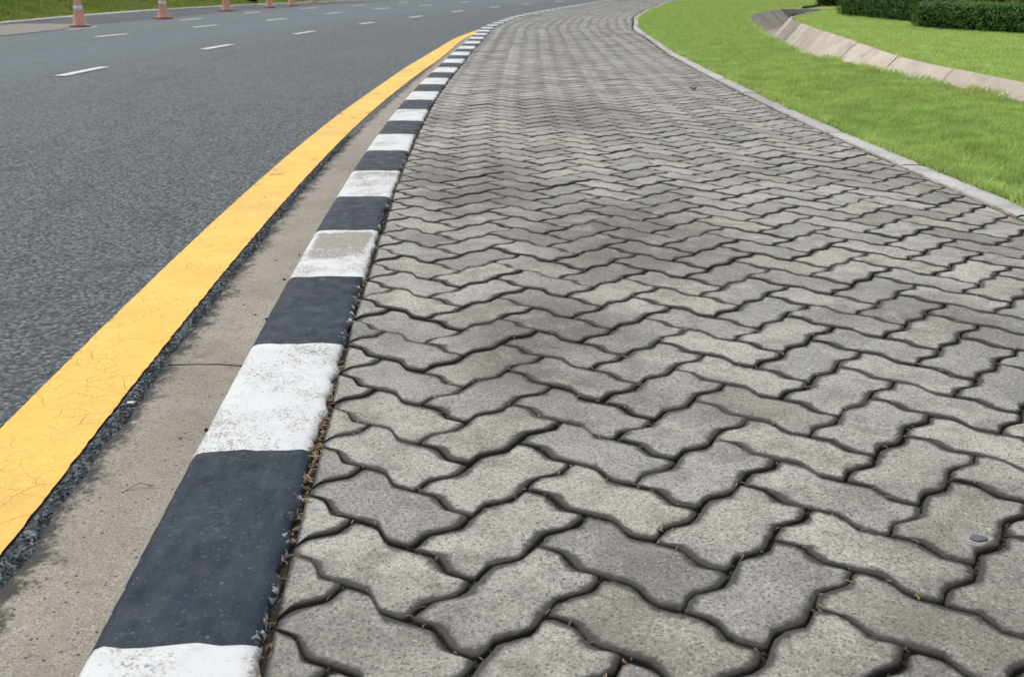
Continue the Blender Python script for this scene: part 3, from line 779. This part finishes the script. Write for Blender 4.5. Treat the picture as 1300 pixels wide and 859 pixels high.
# ------------------------------------------------------------------ far kerb and grass bank on the left
farkerb = tag(empty('far_kerb', (0, 0, ZR)), 'low pale concrete kerb along the grass bank across the road', kind='structure')
y = 4.0
while y < 70:
    L = 1.6; P = []
    for q in np.linspace(y+0.006, y+L-0.006, 4):
        a = float(vergex(q))
        P.append([(a+t, q, z) for t, z in ((-0.17, -0.02), (-0.165, 0.055), (-0.15, 0.06), (-0.03, 0.06), (-0.012, 0.053), (0.0, -0.02))])
    grid('far_kerb_block', np.array(P)[:, :, :], 'verge', farkerb, smooth=False); y += L
def bank_z(d, y): return ZR+0.045+0.30*np.clip(d, 0, 9)*smoothstep(-0.4, 1.6, d)+0.08*wob(d*1.0, y, 0.9, 3.0)*smoothstep(0, 1, d)
P = []
for y in np.unique(np.r_[np.arange(-6, 44, 0.6), np.arange(44, 100, 3)]):
    d = np.r_[0, 0.3, 0.7, 1.2, 1.8, 2.5, 3.4, 4.5, 6, 8, 11, 30, 90]
    xs = float(vergex(y))-0.16-d
    P.append(np.stack([xs, np.full(len(d), y), bank_z(d, y)], -1)[::-1])
bank = tag(grid('grass_bank', np.array(P), 'turf'), 'green grass bank rising beyond the far kerb', kind='structure')

# ------------------------------------------------------------------ grass blades
def blades(name, XY, Z, H, Wd, mat, label, lean=0.55):
    n = len(XY)
    a = rng.uniform(0, 2*math.pi, n); l = rng.uniform(0.1, lean, n); la = rng.uniform(0, 2*math.pi, n)
    h = H*rng.uniform(0.55, 1.25, n); w = Wd*rng.uniform(0.7, 1.3, n)
    c = np.c_[XY, Z-0.004]
    side = np.c_[np.cos(a), np.sin(a), np.zeros(n)]*w[:, None]*0.5
    tip = c+np.c_[np.cos(la)*l*h, np.sin(la)*l*h, h]
    mid = c+np.c_[np.cos(la)*l*h*0.3, np.sin(la)*l*h*0.3, h*0.55]
    V = np.stack([c-side, c+side, mid+side*0.75, mid-side*0.75, tip], 1).reshape(-1, 3)
    b = np.arange(n)*5
    T = np.concatenate([np.c_[b, b+1, b+2], np.c_[b, b+2, b+3], np.c_[b+3, b+2, b+4]])
    o = tri_obj(name, V, T, mat)
    tag(o, label, 'grass', kind='stuff'); return o
def sample(n, xa, xb, y0, y1, p=2.0):
    """points with density falling off with distance"""
    out = []
    tot = 0
    while tot < n:
        y = rng.uniform(y0, y1, n); a = xa(y); b = xb(y); x = a+(b-a)*rng.uniform(0, 1, n)
        d = np.hypot(x-CX, y-CY)
        wgt = np.minimum(1, (4.5/d)**p)*np.minimum(1, (b-a)/(b-a).max())
        k = rng.uniform(0, 1, n) < wgt
        q = np.c_[x[k], y[k]]; out.append(q); tot += len(q)
    return np.concatenate(out)[:n]
XY = sample(210000, lambda y: edge_x(y)-0.004, lambda y: lrim(y)+0.015, 0.8, 34, 1.7)
dd = np.hypot(XY[:, 0]-CX, XY[:, 1]-CY)
bare = np.exp(-(((XY[:, 0]-3.50)/0.30)**2+((XY[:, 1]-7.95)/0.30)**2))*1.1+0.25*(wob(XY[:, 0], XY[:, 1], 3.5, 1.0) > 0.78)
keep = rng.uniform(0, 1, len(XY)) > bare*0.9
XY, dd = XY[keep], dd[keep]
hgt = 0.034*(1+0.25*wob(XY[:, 0], XY[:, 1], 2.5))
blades('lawn_grass', XY, lawn_left_z(XY[:, 0], XY[:, 1]), hgt, 0.0036*(1+dd/5.5), 'grass', 'short bright green grass growing beside the walkway edging')
XE = rng.uniform(0.8, 14, 16000); XO = np.c_[edge_x(XE)+rng.normal(0.012, 0.020, 16000), XE]; XO = XO[(XO[:, 0] > edge_x(XE)-0.022) & (wob(XO[:, 0]*3, XO[:, 1], 5.0) > -0.25)]
blades('lawn_grass', XO, np.full(len(XO), 0.002), 0.040, 0.0055, 'grass', 'grass tufts spilling over the walkway edging', 1.3)
XE = rng.uniform(3, 24, 9000); XO = np.c_[lrim(XE)+rng.normal(0.0, 0.035, 9000), XE]; XO = XO[wob(XO[:, 0]*3, XO[:, 1], 4.0) > 0.0]
blades('lawn_grass', XO, lawn_left_z(XO[:, 0], XO[:, 1])+0.004, 0.055, 0.010, 'grass', 'longer grass hanging over the rim of the drainage channel', 1.2)
XY = sample(190000, lambda y: rrim(y)-0.01, lambda y: rrim(y)+7.5, 2.5, 34, 1.5)
dd = np.hypot(XY[:, 0]-CX, XY[:, 1]-CY)
blades('lawn_grass', XY, lawn_right_z(XY[:, 0], XY[:, 1]), 0.030, 0.0036*(1+dd/5.5), 'grass_pale', 'short pale yellow-green grass growing before the hedges')
XY = sample(30000, lambda y: lrim(y), lambda y: rrim(y), Y_HEAD+0.08, 40, 0.0)
blades('lawn_grass', XY, np.full(len(XY), 0.012), 0.035, 0.022, 'grass_pale', 'short grass growing over the covered end of the channel')
XY = sample(130000, lambda y: vergex(y)-5.2, lambda y: vergex(y)-0.17, 14, 50, 0.6)
dg = vergex(XY[:, 1])-0.16-XY[:, 0]
blades('bank_grass', XY, bank_z(dg, XY[:, 1]), 0.11*(1+0.35*wob(XY[:, 0], XY[:, 1], 1.6))*(0.5+0.5*smoothstep(0, 1.0, dg)), 0.026, 'grass_rough', 'rough grass growing on the bank across the road', 0.9)

# ------------------------------------------------------------------ clipped hedges
def leaf_cloud(C, Nrm, size, name, mat, parent):
    n = len(C)
    t = rng.normal(0, 1, (n, 3)); nn = Nrm*0.8+rng.normal(0, 0.55, (n, 3)); nn /= np.linalg.norm(nn, axis=1, keepdims=True)
    a = np.cross(nn, t); a /= np.linalg.norm(a, axis=1, keepdims=True); b = np.cross(nn, a)
    sz = size*rng.uniform(0.6, 1.4, n)[:, None]
    V = np.stack([C-a*sz, C-b*sz*0.5+nn*sz*0.15, C+a*sz, C+b*sz*0.5+nn*sz*0.15], 1).reshape(-1, 3)
    q = np.arange(n)*4
    return tri_obj(name, V, np.c_[q, q+1, q+2, q+3], mat, parent)
def hedge(p0, p1, width, height, label, nleaf, leafmat='hedge', group=None, zb=0.0):
    p0, p1 = np.array(p0, float), np.array(p1, float); L = np.linalg.norm(p1-p0)
    d = (p1-p0)/L; nrm = np.array([d[1], -d[0]])             # right-hand side; front face runs p0 -> p1
    root = empty('hedge', (p0[0], p0[1], zb), math.atan2(d[1], d[0]))
    # local frame: x along, y from the front face backwards (negative side), z up
    nx, nz = max(6, int(L/0.25)), 5
    def skin(u, v_, f):   # u 0..L, v_ profile angle 0..1 over the section
        pass
    prof = [(0.06, 0.02), (0.02, 0.25*height), (0.0, 0.6*height), (0.03, 0.88*height), (0.12, 0.98*height), (width*0.5, height), (width-0.12, 0.98*height), (width-0.03, 0.88*height), (width, 0.6*height), (width-0.02, 0.25*height), (width-0.06, 0.02)]
    V, Fc = [], []; ins = 0.045
    for i in range(nx+1):
        u = L*i/nx
        e = 0.86 if i in (0, nx) else 1.0
        uu = min(max(u, ins), L-ins)
        for (a, z) in prof:
            aa = width/2+(a-width/2)*e*(1-2*ins/width); zz = z*(0.94 if e < 1 else 0.96)
            V.append((uu, -aa+0.02*math.sin(3*u+z*9)*0.5, zz))
    k = len(prof)
    for i in range(nx):
        for j in range(k-1): Fc.append((i*k+j, i*k+j+1, (i+1)*k+j+1, (i+1)*k+j))
    Fc.append(tuple(range(k))[::-1]); Fc.append(tuple(range(nx*k, nx*k+k)))
    mesh_obj('branch_core', V, Fc, 'hedge_core', root)
    # leaves over front, top, back and the two ends
    pr = np.array(prof); seg = np.linalg.norm(np.diff(pr, axis=0), axis=1); cum = np.r_[0, np.cumsum(seg)]
    n1 = int(nleaf*0.85); q = rng.uniform(0, cum[-1], n1); aa = np.interp(q, cum, pr[:, 0]); zz = np.interp(q, cum, pr[:, 1])
    tq = 0.01; da = np.interp(q+tq, cum, pr[:, 0])-np.interp(q-tq, cum, pr[:, 0]); dz = np.interp(q+tq, cum, pr[:, 1])-np.interp(q-tq, cum, pr[:, 1])
    u = rng.uniform(0, L, n1)
    N = np.c_[np.zeros(n1), dz, da]; N /= np.maximum(np.linalg.norm(N, axis=1, keepdims=True), 1e-6)
    bumpy = 0.022*wob(u*2.2, q*3.0, 2.0, 1.0)+rng.normal(0, 0.014, n1)-0.01
    C = np.c_[u, -aa, zz]+N*bumpy[:, None]
    n2 = nleaf-n1; ends = rng.integers(0, 2, n2); av = rng.uniform(0.02, width-0.02, n2); zv = rng.uniform(0.02, height*0.97, n2)
    C2 = np.c_[np.where(ends == 0, 0.0, L)+np.where(ends == 0, 1, -1)*rng.uniform(-0.01, 0.03, n2), -av, zv]; N2 = np.c_[np.where(ends == 0, -1.0, 1.0), np.zeros(n2), np.zeros(n2)]
    fol = leaf_cloud(np.r_[C, C2], np.r_[N, N2], 0.017, 'foliage', leafmat, root)
    fol['kind'] = 'stuff'
    tag(root, label, 'hedge', group)
    return root
# front faces run from the near end to the far end; the body lies to the right of that line
hedge((9.45, 10.7), (8.12, 16.75), 1.1, 0.42, 'long dark green clipped hedge with square end, ornamental yellow plants behind it', 30000, zb=-0.005)
hedge((9.10, 18.9), (9.32, 23.6), 1.0, 0.52, 'dark green clipped hedge between the long hedge and the yellow-green hedge', 16000, zb=0.0)
hedge((11.35, 31.0), (13.1, 34.2), 1.0, 0.62, 'small yellow-green hedge beside the end of the drainage channel', 9000, 'shrub', zb=0.03)
def shrub(loc, r, h, label, n, mat='shrub', size=0.05, cat='shrub', group=None):
    root = empty('shrub', loc)
    for k in range(7):
        a = 2*math.pi*k/7+random.random(); l = random.uniform(0.4, 0.8)
        tube('stem', [(0.02*math.cos(a), 0.02*math.sin(a), -0.05), (0.25*r*math.cos(a), 0.25*r*math.sin(a), 0.35*h), (l*r*math.cos(a), l*r*math.sin(a), 0.8*h)], [0.018, 0.012, 0.006], 'bark', root, 5)
    cl = rng.normal(0, 1, (26, 3)); cl /= np.linalg.norm(cl, axis=1, keepdims=True); cl *= rng.uniform(0.3, 0.85, (26, 1)); cl = cl*np.array([r, r, h*0.5])+np.array([0, 0, h*0.55])
    c = cl[rng.integers(0, 26, n)]+rng.normal(0, 0.16, (n, 3))*np.array([r, r, h*0.6])
    c[:, 2] = np.maximum(c[:, 2], 0.03)
    N = c-np.array([0, 0, h*0.4]); N /= np.linalg.norm(N, axis=1, keepdims=True)
    f = leaf_cloud(c, N, size, 'foliage', mat, root); f['kind'] = 'stuff'
    tag(root, label, cat, group); return root
for k, (x, y) in enumerate([(9.75, 17.3), (10.3, 16.5), (10.8, 15.4), (11.2, 14.2), (11.6, 13.0), (10.9, 18.2)]):
    shrub((x, y, 0.03), 0.55, 0.70+0.12*random.random(), 'yellow-green ornamental shrub growing behind the long dark hedge', 3500, group='shrubs behind the hedge')
for k, (x, y) in enumerate([(-12.6, 31.5), (-11.9, 33.4), (-13.4, 29.4)]):
    shrub((x, y, float(bank_z(np.array(-x+float(vergex(y))-0.16), np.array(float(y))))-0.05), 0.9, 0.9, 'dark leafy shrub growing high on the grass bank', 4500, 'hedge', 0.05, group='shrubs on the bank')

# ------------------------------------------------------------------ traffic cones
def lathe(name, prof, mat, parent, seg=24):
    V, Fc = [], []
    for r, z in prof:
        for k in range(seg): a = 2*math.pi*k/seg; V.append((r*math.cos(a), r*math.sin(a), z))
    for i in range(len(prof)-1):
        for k in range(seg): j = (k+1) % seg; Fc.append((i*seg+k, i*seg+j, (i+1)*seg+j, (i+1)*seg+k))
    return mesh_obj(name, V, Fc, mat, parent, True)
def cr(z): return 0.118-(0.118-0.024)*(z-0.03)/0.70
def cone_parts(root):
    b = 0.175; c = 0.03; r = [(-b, -b+c), (-b+c, -b), (b-c, -b), (b, -b+c), (b, b-c), (b-c, b), (-b+c, b), (-b, b-c)]
    V = [(x, y, 0.0) for x, y in r]+[(x, y, 0.022) for x, y in r]+[(x*0.95, y*0.95, 0.032) for x, y in r]
    Fc = [tuple(range(8))[::-1]]+[(i, (i+1) % 8, 8+(i+1) % 8, 8+i) for i in range(8)]+[(8+i, 8+(i+1) % 8, 16+(i+1) % 8, 16+i) for i in range(8)]+[tuple(range(16, 24))]
    mesh_obj('base', V, Fc, 'cone_base', root)
    body = lathe('body', [(cr(0.03)+0.012, 0.028), (cr(0.03)+0.002, 0.045), (cr(0.27), 0.27), (cr(0.45), 0.45), (cr(0.70), 0.70), (0.022, 0.742), (0.014, 0.75), (0.008, 0.746)], 'cone', root)
    for z0, z1 in ((0.295, 0.365), (0.47, 0.57)):
        lathe('reflective_sleeve', [(cr(z0)+0.0005, z0-0.001), (cr(z0)+0.0035, z0), (cr(z1)+0.0035, z1), (cr(z1)+0.0005, z1+0.001)], 'cone_white', body)
CONES = [(-6.48, 19.3, 'faded orange traffic cone standing at the edge of the silted brown shoulder'),
         (-6.06, 23.72, 'faded orange traffic cone second along the row from the silted shoulder'),
         (-5.86, 29.89, 'faded orange traffic cone third along the row from the silted shoulder'),
         (-5.25, 33.7, 'faded orange traffic cone beside the dark drain mouth in the bank'),
         (-4.91, 36.32, 'faded orange traffic cone between the drain mouth and the white block'),
         (-4.80, 40.9, 'faded orange traffic cone beside the small white block at the far kerb')]
ZC = ZR+0.013
c0 = empty('traffic_cone', (CONES[0][0], CONES[0][1], ZC), 0.2); cone_parts(c0); tag(c0, CONES[0][2], 'traffic cone', 'traffic cones along the far shoulder')
for k, (x, y, lab) in enumerate(CONES[1:]):
    r = c0.copy(); COL.objects.link(r); r.location = (x, y, ZC if k < 5 else ZR+0.01); r.rotation_euler = (0, 0, 0.5*k+0.7)
    for ch in c0.children:
        q = ch.copy(); COL.objects.link(q); q.parent = r
        for g2 in ch.children:
            q2 = g2.copy(); COL.objects.link(q2); q2.parent = q
    tag(r, lab, 'traffic cone', 'traffic cones along the far shoulder')
# white block by the last cone, drain mouth in the bank
V, Fc = [], []
for z, q in ((0, 1.0), (0.30, 0.92), (0.34, 0.80)):
    V += [(-5.17+0.13*q*sx, 41.6+0.16*q*sy, ZR+0.03+z) for sx, sy in ((-1, -1), (1, -1), (1, 1), (-1, 1))]
Fc = [(3, 2, 1, 0), (8, 9, 10, 11)]+[(4*l+i, 4*l+(i+1) % 4, 4*l+4+(i+1) % 4, 4*l+4+i) for l in (0, 1) for i in range(4)]
tag(mesh_obj('marker_block', V, Fc, 'verge'), 'small white block standing beside the last traffic cone', 'block')
dm = empty('drain_mouth', (-6.4, 36.9, ZR+0.1))
tube('pipe', [(0.1, -0.30, 0.10), (0.05, 0.0, 0.12), (-0.1, 0.5, 0.14)], 0.19, 'black', dm, 16)
lathe('pipe_plug', [(0.0, 0.0), (0.175, 0.0)], 'black', dm).location = (0.0, 0.05, 0.12)
for ch in dm.children:
    if ch.name.startswith('pipe_plug'): ch.rotation_euler = (math.pi/2, 0, 0)
tag(dm, 'black drain mouth opening in the grass bank behind the far kerb', 'drain')
# lamp post whose footing shows where the walkway leaves the picture
lp = empty('lamp_post', (7.35, 42.0, 0.0), -0.3)
v, f = boxv(-0.26, 0.26, -0.26, 0.26, 0.0, 0.22); mesh_obj('footing', v, f, 'channel_dark', lp)
lathe('base_plate', [(0.0, 0.25), (0.20, 0.25), (0.20, 0.22), (0.0, 0.22)][::-1], 'steel', lp)
lathe('pole', [(0.10, 0.24), (0.09, 1.2), (0.07, 5.0), (0.05, 8.0), (0.0, 8.02)], 'steel', lp)
arm = tube('arm', [(0, 0, 7.9), (-0.8, 0, 8.25), (-1.8, 0, 8.35)], 0.035, 'steel', lp, 8, True)
v, f = boxv(-2.4, -1.75, -0.14, 0.14, 8.28, 8.42); mesh_obj('lamp_head', v, f, 'steel', arm)
tag(lp, 'grey lamp post with square concrete footing where the walkway bends away', 'lamp post')

# ------------------------------------------------------------------ small things on the ground
def twig(name, pts, r, mat): return tube(name, pts, r, mat, None, 6, True)
tag(twig('straw', [(-0.372, 0.512, ZR+0.012), (-0.352, 0.530, ZR+0.018), (-0.325, 0.527, ZR+0.013)], 0.0011, 'straw'), 'thin dry straw lying on the concrete gutter', 'straw')
def pebble(name, x, y, z, r, mat, label, group=None, flat=0.6, ex=1.0):
    V, Fc = [], []; seg = 9
    for a in range(5):
        th = math.pi*(0.08+0.84*a/4)
        for b in range(seg):
            ph = 2*math.pi*b/seg; q = r*random.uniform(0.85, 1.12)
            V.append((q*ex*math.sin(th)*math.cos(ph), q*math.sin(th)*math.sin(ph), flat*r*math.cos(th)))
    for a in range(4):
        for b in range(seg): Fc.append((a*seg+b, (a+1)*seg+b, (a+1)*seg+(b+1) % seg, a*seg+(b+1) % seg))
    Fc.append(tuple(range(seg))); Fc.append(tuple(range(4*seg, 5*seg))[::-1])
    o = mesh_obj(name, V, Fc, mat, None, True); o.location = (x, y, z+flat*r*0.75)
    tag(o, label, name, group); return o
for k in range(26):
    s = random.uniform(-0.1, 3.6); t = random.uniform(-0.38, -0.22); x, y = at(s, t)
    pebble('pebble', float(x), float(y), ZR+0.008, random.uniform(0.0022, 0.0050), 'stone_dark', 'tiny dark pebble lying on the pale concrete gutter', 'dark grit on the gutter')
pebble('leaf_litter', -0.48, 0.94, ZR+0.006, 0.007, 'stone_pale', 'small pale dry leaf scrap on the asphalt beside the yellow line', None, 0.2, 1.5)
pebble('gum', 0.909, -0.014, 0.0002, 0.009, 'gum', 'flattened blue-grey gum spot on a paver', None, 0.045, 1.3)
pebble('dropping', 0.558, -0.215, -0.004, 0.0065, 'drop', 'small white bird dropping at the corner of a paver joint', None, 0.3, 1.2)
# fallen purple blossom: five cupped petals
bl = empty('blossom', (1.900, 5.94, 0.004)); bl.scale = (0.7, 0.7, 0.7)
for k in range(5):
    a = 2*math.pi*k/5; V, Fc = [], []
    for i, (l, w, z) in enumerate([(0.004, 0.004, 0.004), (0.022, 0.014, 0.012), (0.040, 0.017, 0.026), (0.054, 0.008, 0.034)]):
        for q in (-1, 0, 1): V.append((l*math.cos(a)-q*w*math.sin(a), l*math.sin(a)+q*w*math.cos(a), z-0.004*(1-abs(q))))
    for i in range(3):
        for q in range(2): Fc.append((i*3+q, i*3+q+1, i*3+4+q, i*3+3+q))
    mesh_obj('petal', V, Fc, 'petal', bl, True)
tag(bl, 'fallen purple blossom lying on the pavers near the edging', 'flower')

# dry grass clippings and needles caught in the joints and along the kerb: uncountable litter
def litter(name, S, T, zf, length, label, mat='straw', r=0.0009):
    V, Fc = [], []
    for s, t in zip(S, T):
        x, y = at(s, t); x, y = float(x), float(y); a = rng.uniform(0, 2*math.pi); L = length*rng.uniform(0.3, 1.7); bend = rng.normal(0, 0.16)
        z = zf+rng.uniform(0, 0.006); o = len(V)
        for i in range(4):
            f = i/3-0.5; aa = a+bend*f*2
            px, py, pz = x+L*f*math.cos(aa), y+L*f*math.sin(aa), z+0.0012*math.sin(math.pi*(f+0.5))
            w = r*(1.2-abs(f))*rng.uniform(0.8, 1.6)
            V += [(px-w*math.sin(aa), py+w*math.cos(aa), pz), (px+w*math.sin(aa), py-w*math.cos(aa), pz), (px, py, pz+w*1.4)]
        for i in range(3):
            for k in range(3): Fc.append((o+3*i+k, o+3*i+(k+1) % 3, o+3*i+3+(k+1) % 3, o+3*i+3+k))
    return tag(mesh_obj(name, V, Fc, mat), label, 'litter', kind='stuff')
n = 240
S = rng.uniform(-0.4, 4.0, n)**1; S = np.where(rng.uniform(0, 1, n) < 0.35, rng.normal(0.33, 0.16, n), S)
litter('dry_litter', S, rng.normal(0.002, 0.004, n), -0.006, 0.012, 'dry brown grass litter caught between kerb and pavers')
S = rng.uniform(1.0, 12, 1400); T = np.array([tmax(q) for q in S])+rng.normal(0.002, 0.010, 1400)
litter('dry_litter', S, T, -0.006, 0.020, 'dry brown grass litter along the concrete edging')
# short needles lying in the paver joints
JS, JT = [], []
while len(JS) < 1500:
    kind, x, s = stones[int(rng.choice(order[:420]))]
    q = OUT_MID[int(rng.integers(len(OUT_MID)))]; ang = -math.pi/4 if kind == 0 else math.pi/4
    dx = q[0]*math.cos(ang)-q[1]*math.sin(ang); dy = q[0]*math.sin(ang)+q[1]*math.cos(ang)
    if 0.01 < x+dx < tmax(s+dy)-0.01 and float(wob(x+dx, s+dy, 7.0)) > -0.15: JS.append(s+dy+rng.normal(0, 0.0015)); JT.append(x+dx+rng.normal(0, 0.0015))
litter('dry_litter', np.array(JS), np.array(JT), -0.0035, 0.008, 'dry needles and crumbs lying in the joints between pavers', r=0.0006)
# asphalt crumbs along the ragged seam between road and gutter
V, Fc = [], []
for k in range(9000):
    s = rng.uniform(-0.4, 5.0); t = -0.468+rng.normal(0, 0.024); r = rng.uniform(0.0012, 0.0042); x, y = at(s, t)
    if t < -0.503 or t > -0.40: continue
    o = len(V)
    for dx, dy, dz in ((1, 0, 0), (-0.5, 0.87, 0), (-0.5, -0.87, 0), (0.1, 0.1, 1.1)):
        V.append((float(x)+r*dx*rng.uniform(0.7, 1.3), float(y)+r*dy*rng.uniform(0.7, 1.3), ZR+0.006+r*dz))
    Fc += [(o, o+1, o+3), (o+1, o+2, o+3), (o+2, o, o+3)]
tag(mesh_obj('asphalt_crumbs', V, Fc, 'asphalt'), 'loose asphalt crumbs along the seam between road and gutter', 'gravel', kind='stuff')
# grit and soil crumbs lodged in the paver joints
V, Fc = [], []
near_ids = order[:360]
while len(V) < 4*15000:
    kind, x, s = stones[int(rng.choice(near_ids))]
    i = int(rng.integers(len(OUT_FINE))); f = rng.random(); q = OUT_FINE[i]*(1-f)+OUT_FINE[(i+1) % len(OUT_FINE)]*f
    ang = -math.pi/4 if kind == 0 else math.pi/4
    dx = q[0]*math.cos(ang)-q[1]*math.sin(ang)+rng.normal(0, 0.0022); dy = q[0]*math.sin(ang)+q[1]*math.cos(ang)+rng.normal(0, 0.0022)
    if not (-0.002 < x+dx < tmax(s)+0.010): continue
    px, py = at(s+dy, x+dx); px, py = float(px), float(py); r = rng.uniform(0.0008, 0.0030)
    z = -0.0054+0.0012*float(wob(px, py, 9.0))+rng.uniform(-0.0008, 0.0012)
    o = len(V); a0 = rng.uniform(0, 6.28)
    for k in range(3): V.append((px+r*math.cos(a0+2.1*k)*rng.uniform(0.7, 1.4), py+r*math.sin(a0+2.1*k)*rng.uniform(0.7, 1.4), z-0.001))
    V.append((px+rng.normal(0, 0.3)*r, py+rng.normal(0, 0.3)*r, z+r))
    Fc += [(o, o+1, o+3), (o+1, o+2, o+3), (o+2, o, o+3)]
tag(mesh_obj('joint_grit', V, Fc, 'grit'), 'dark soil crumbs and grit lodged in the joints between pavers', 'gravel', kind='stuff')
# crumbs and clippings scattered thinly on top of the pavers
n = 170
S = rng.uniform(-0.3, 4.5, n); T = rng.uniform(0.03, 1.95, n)
litter('dry_litter', S, T, 0.0008, 0.006, 'tiny dry clippings scattered on the pavers', r=0.0005)
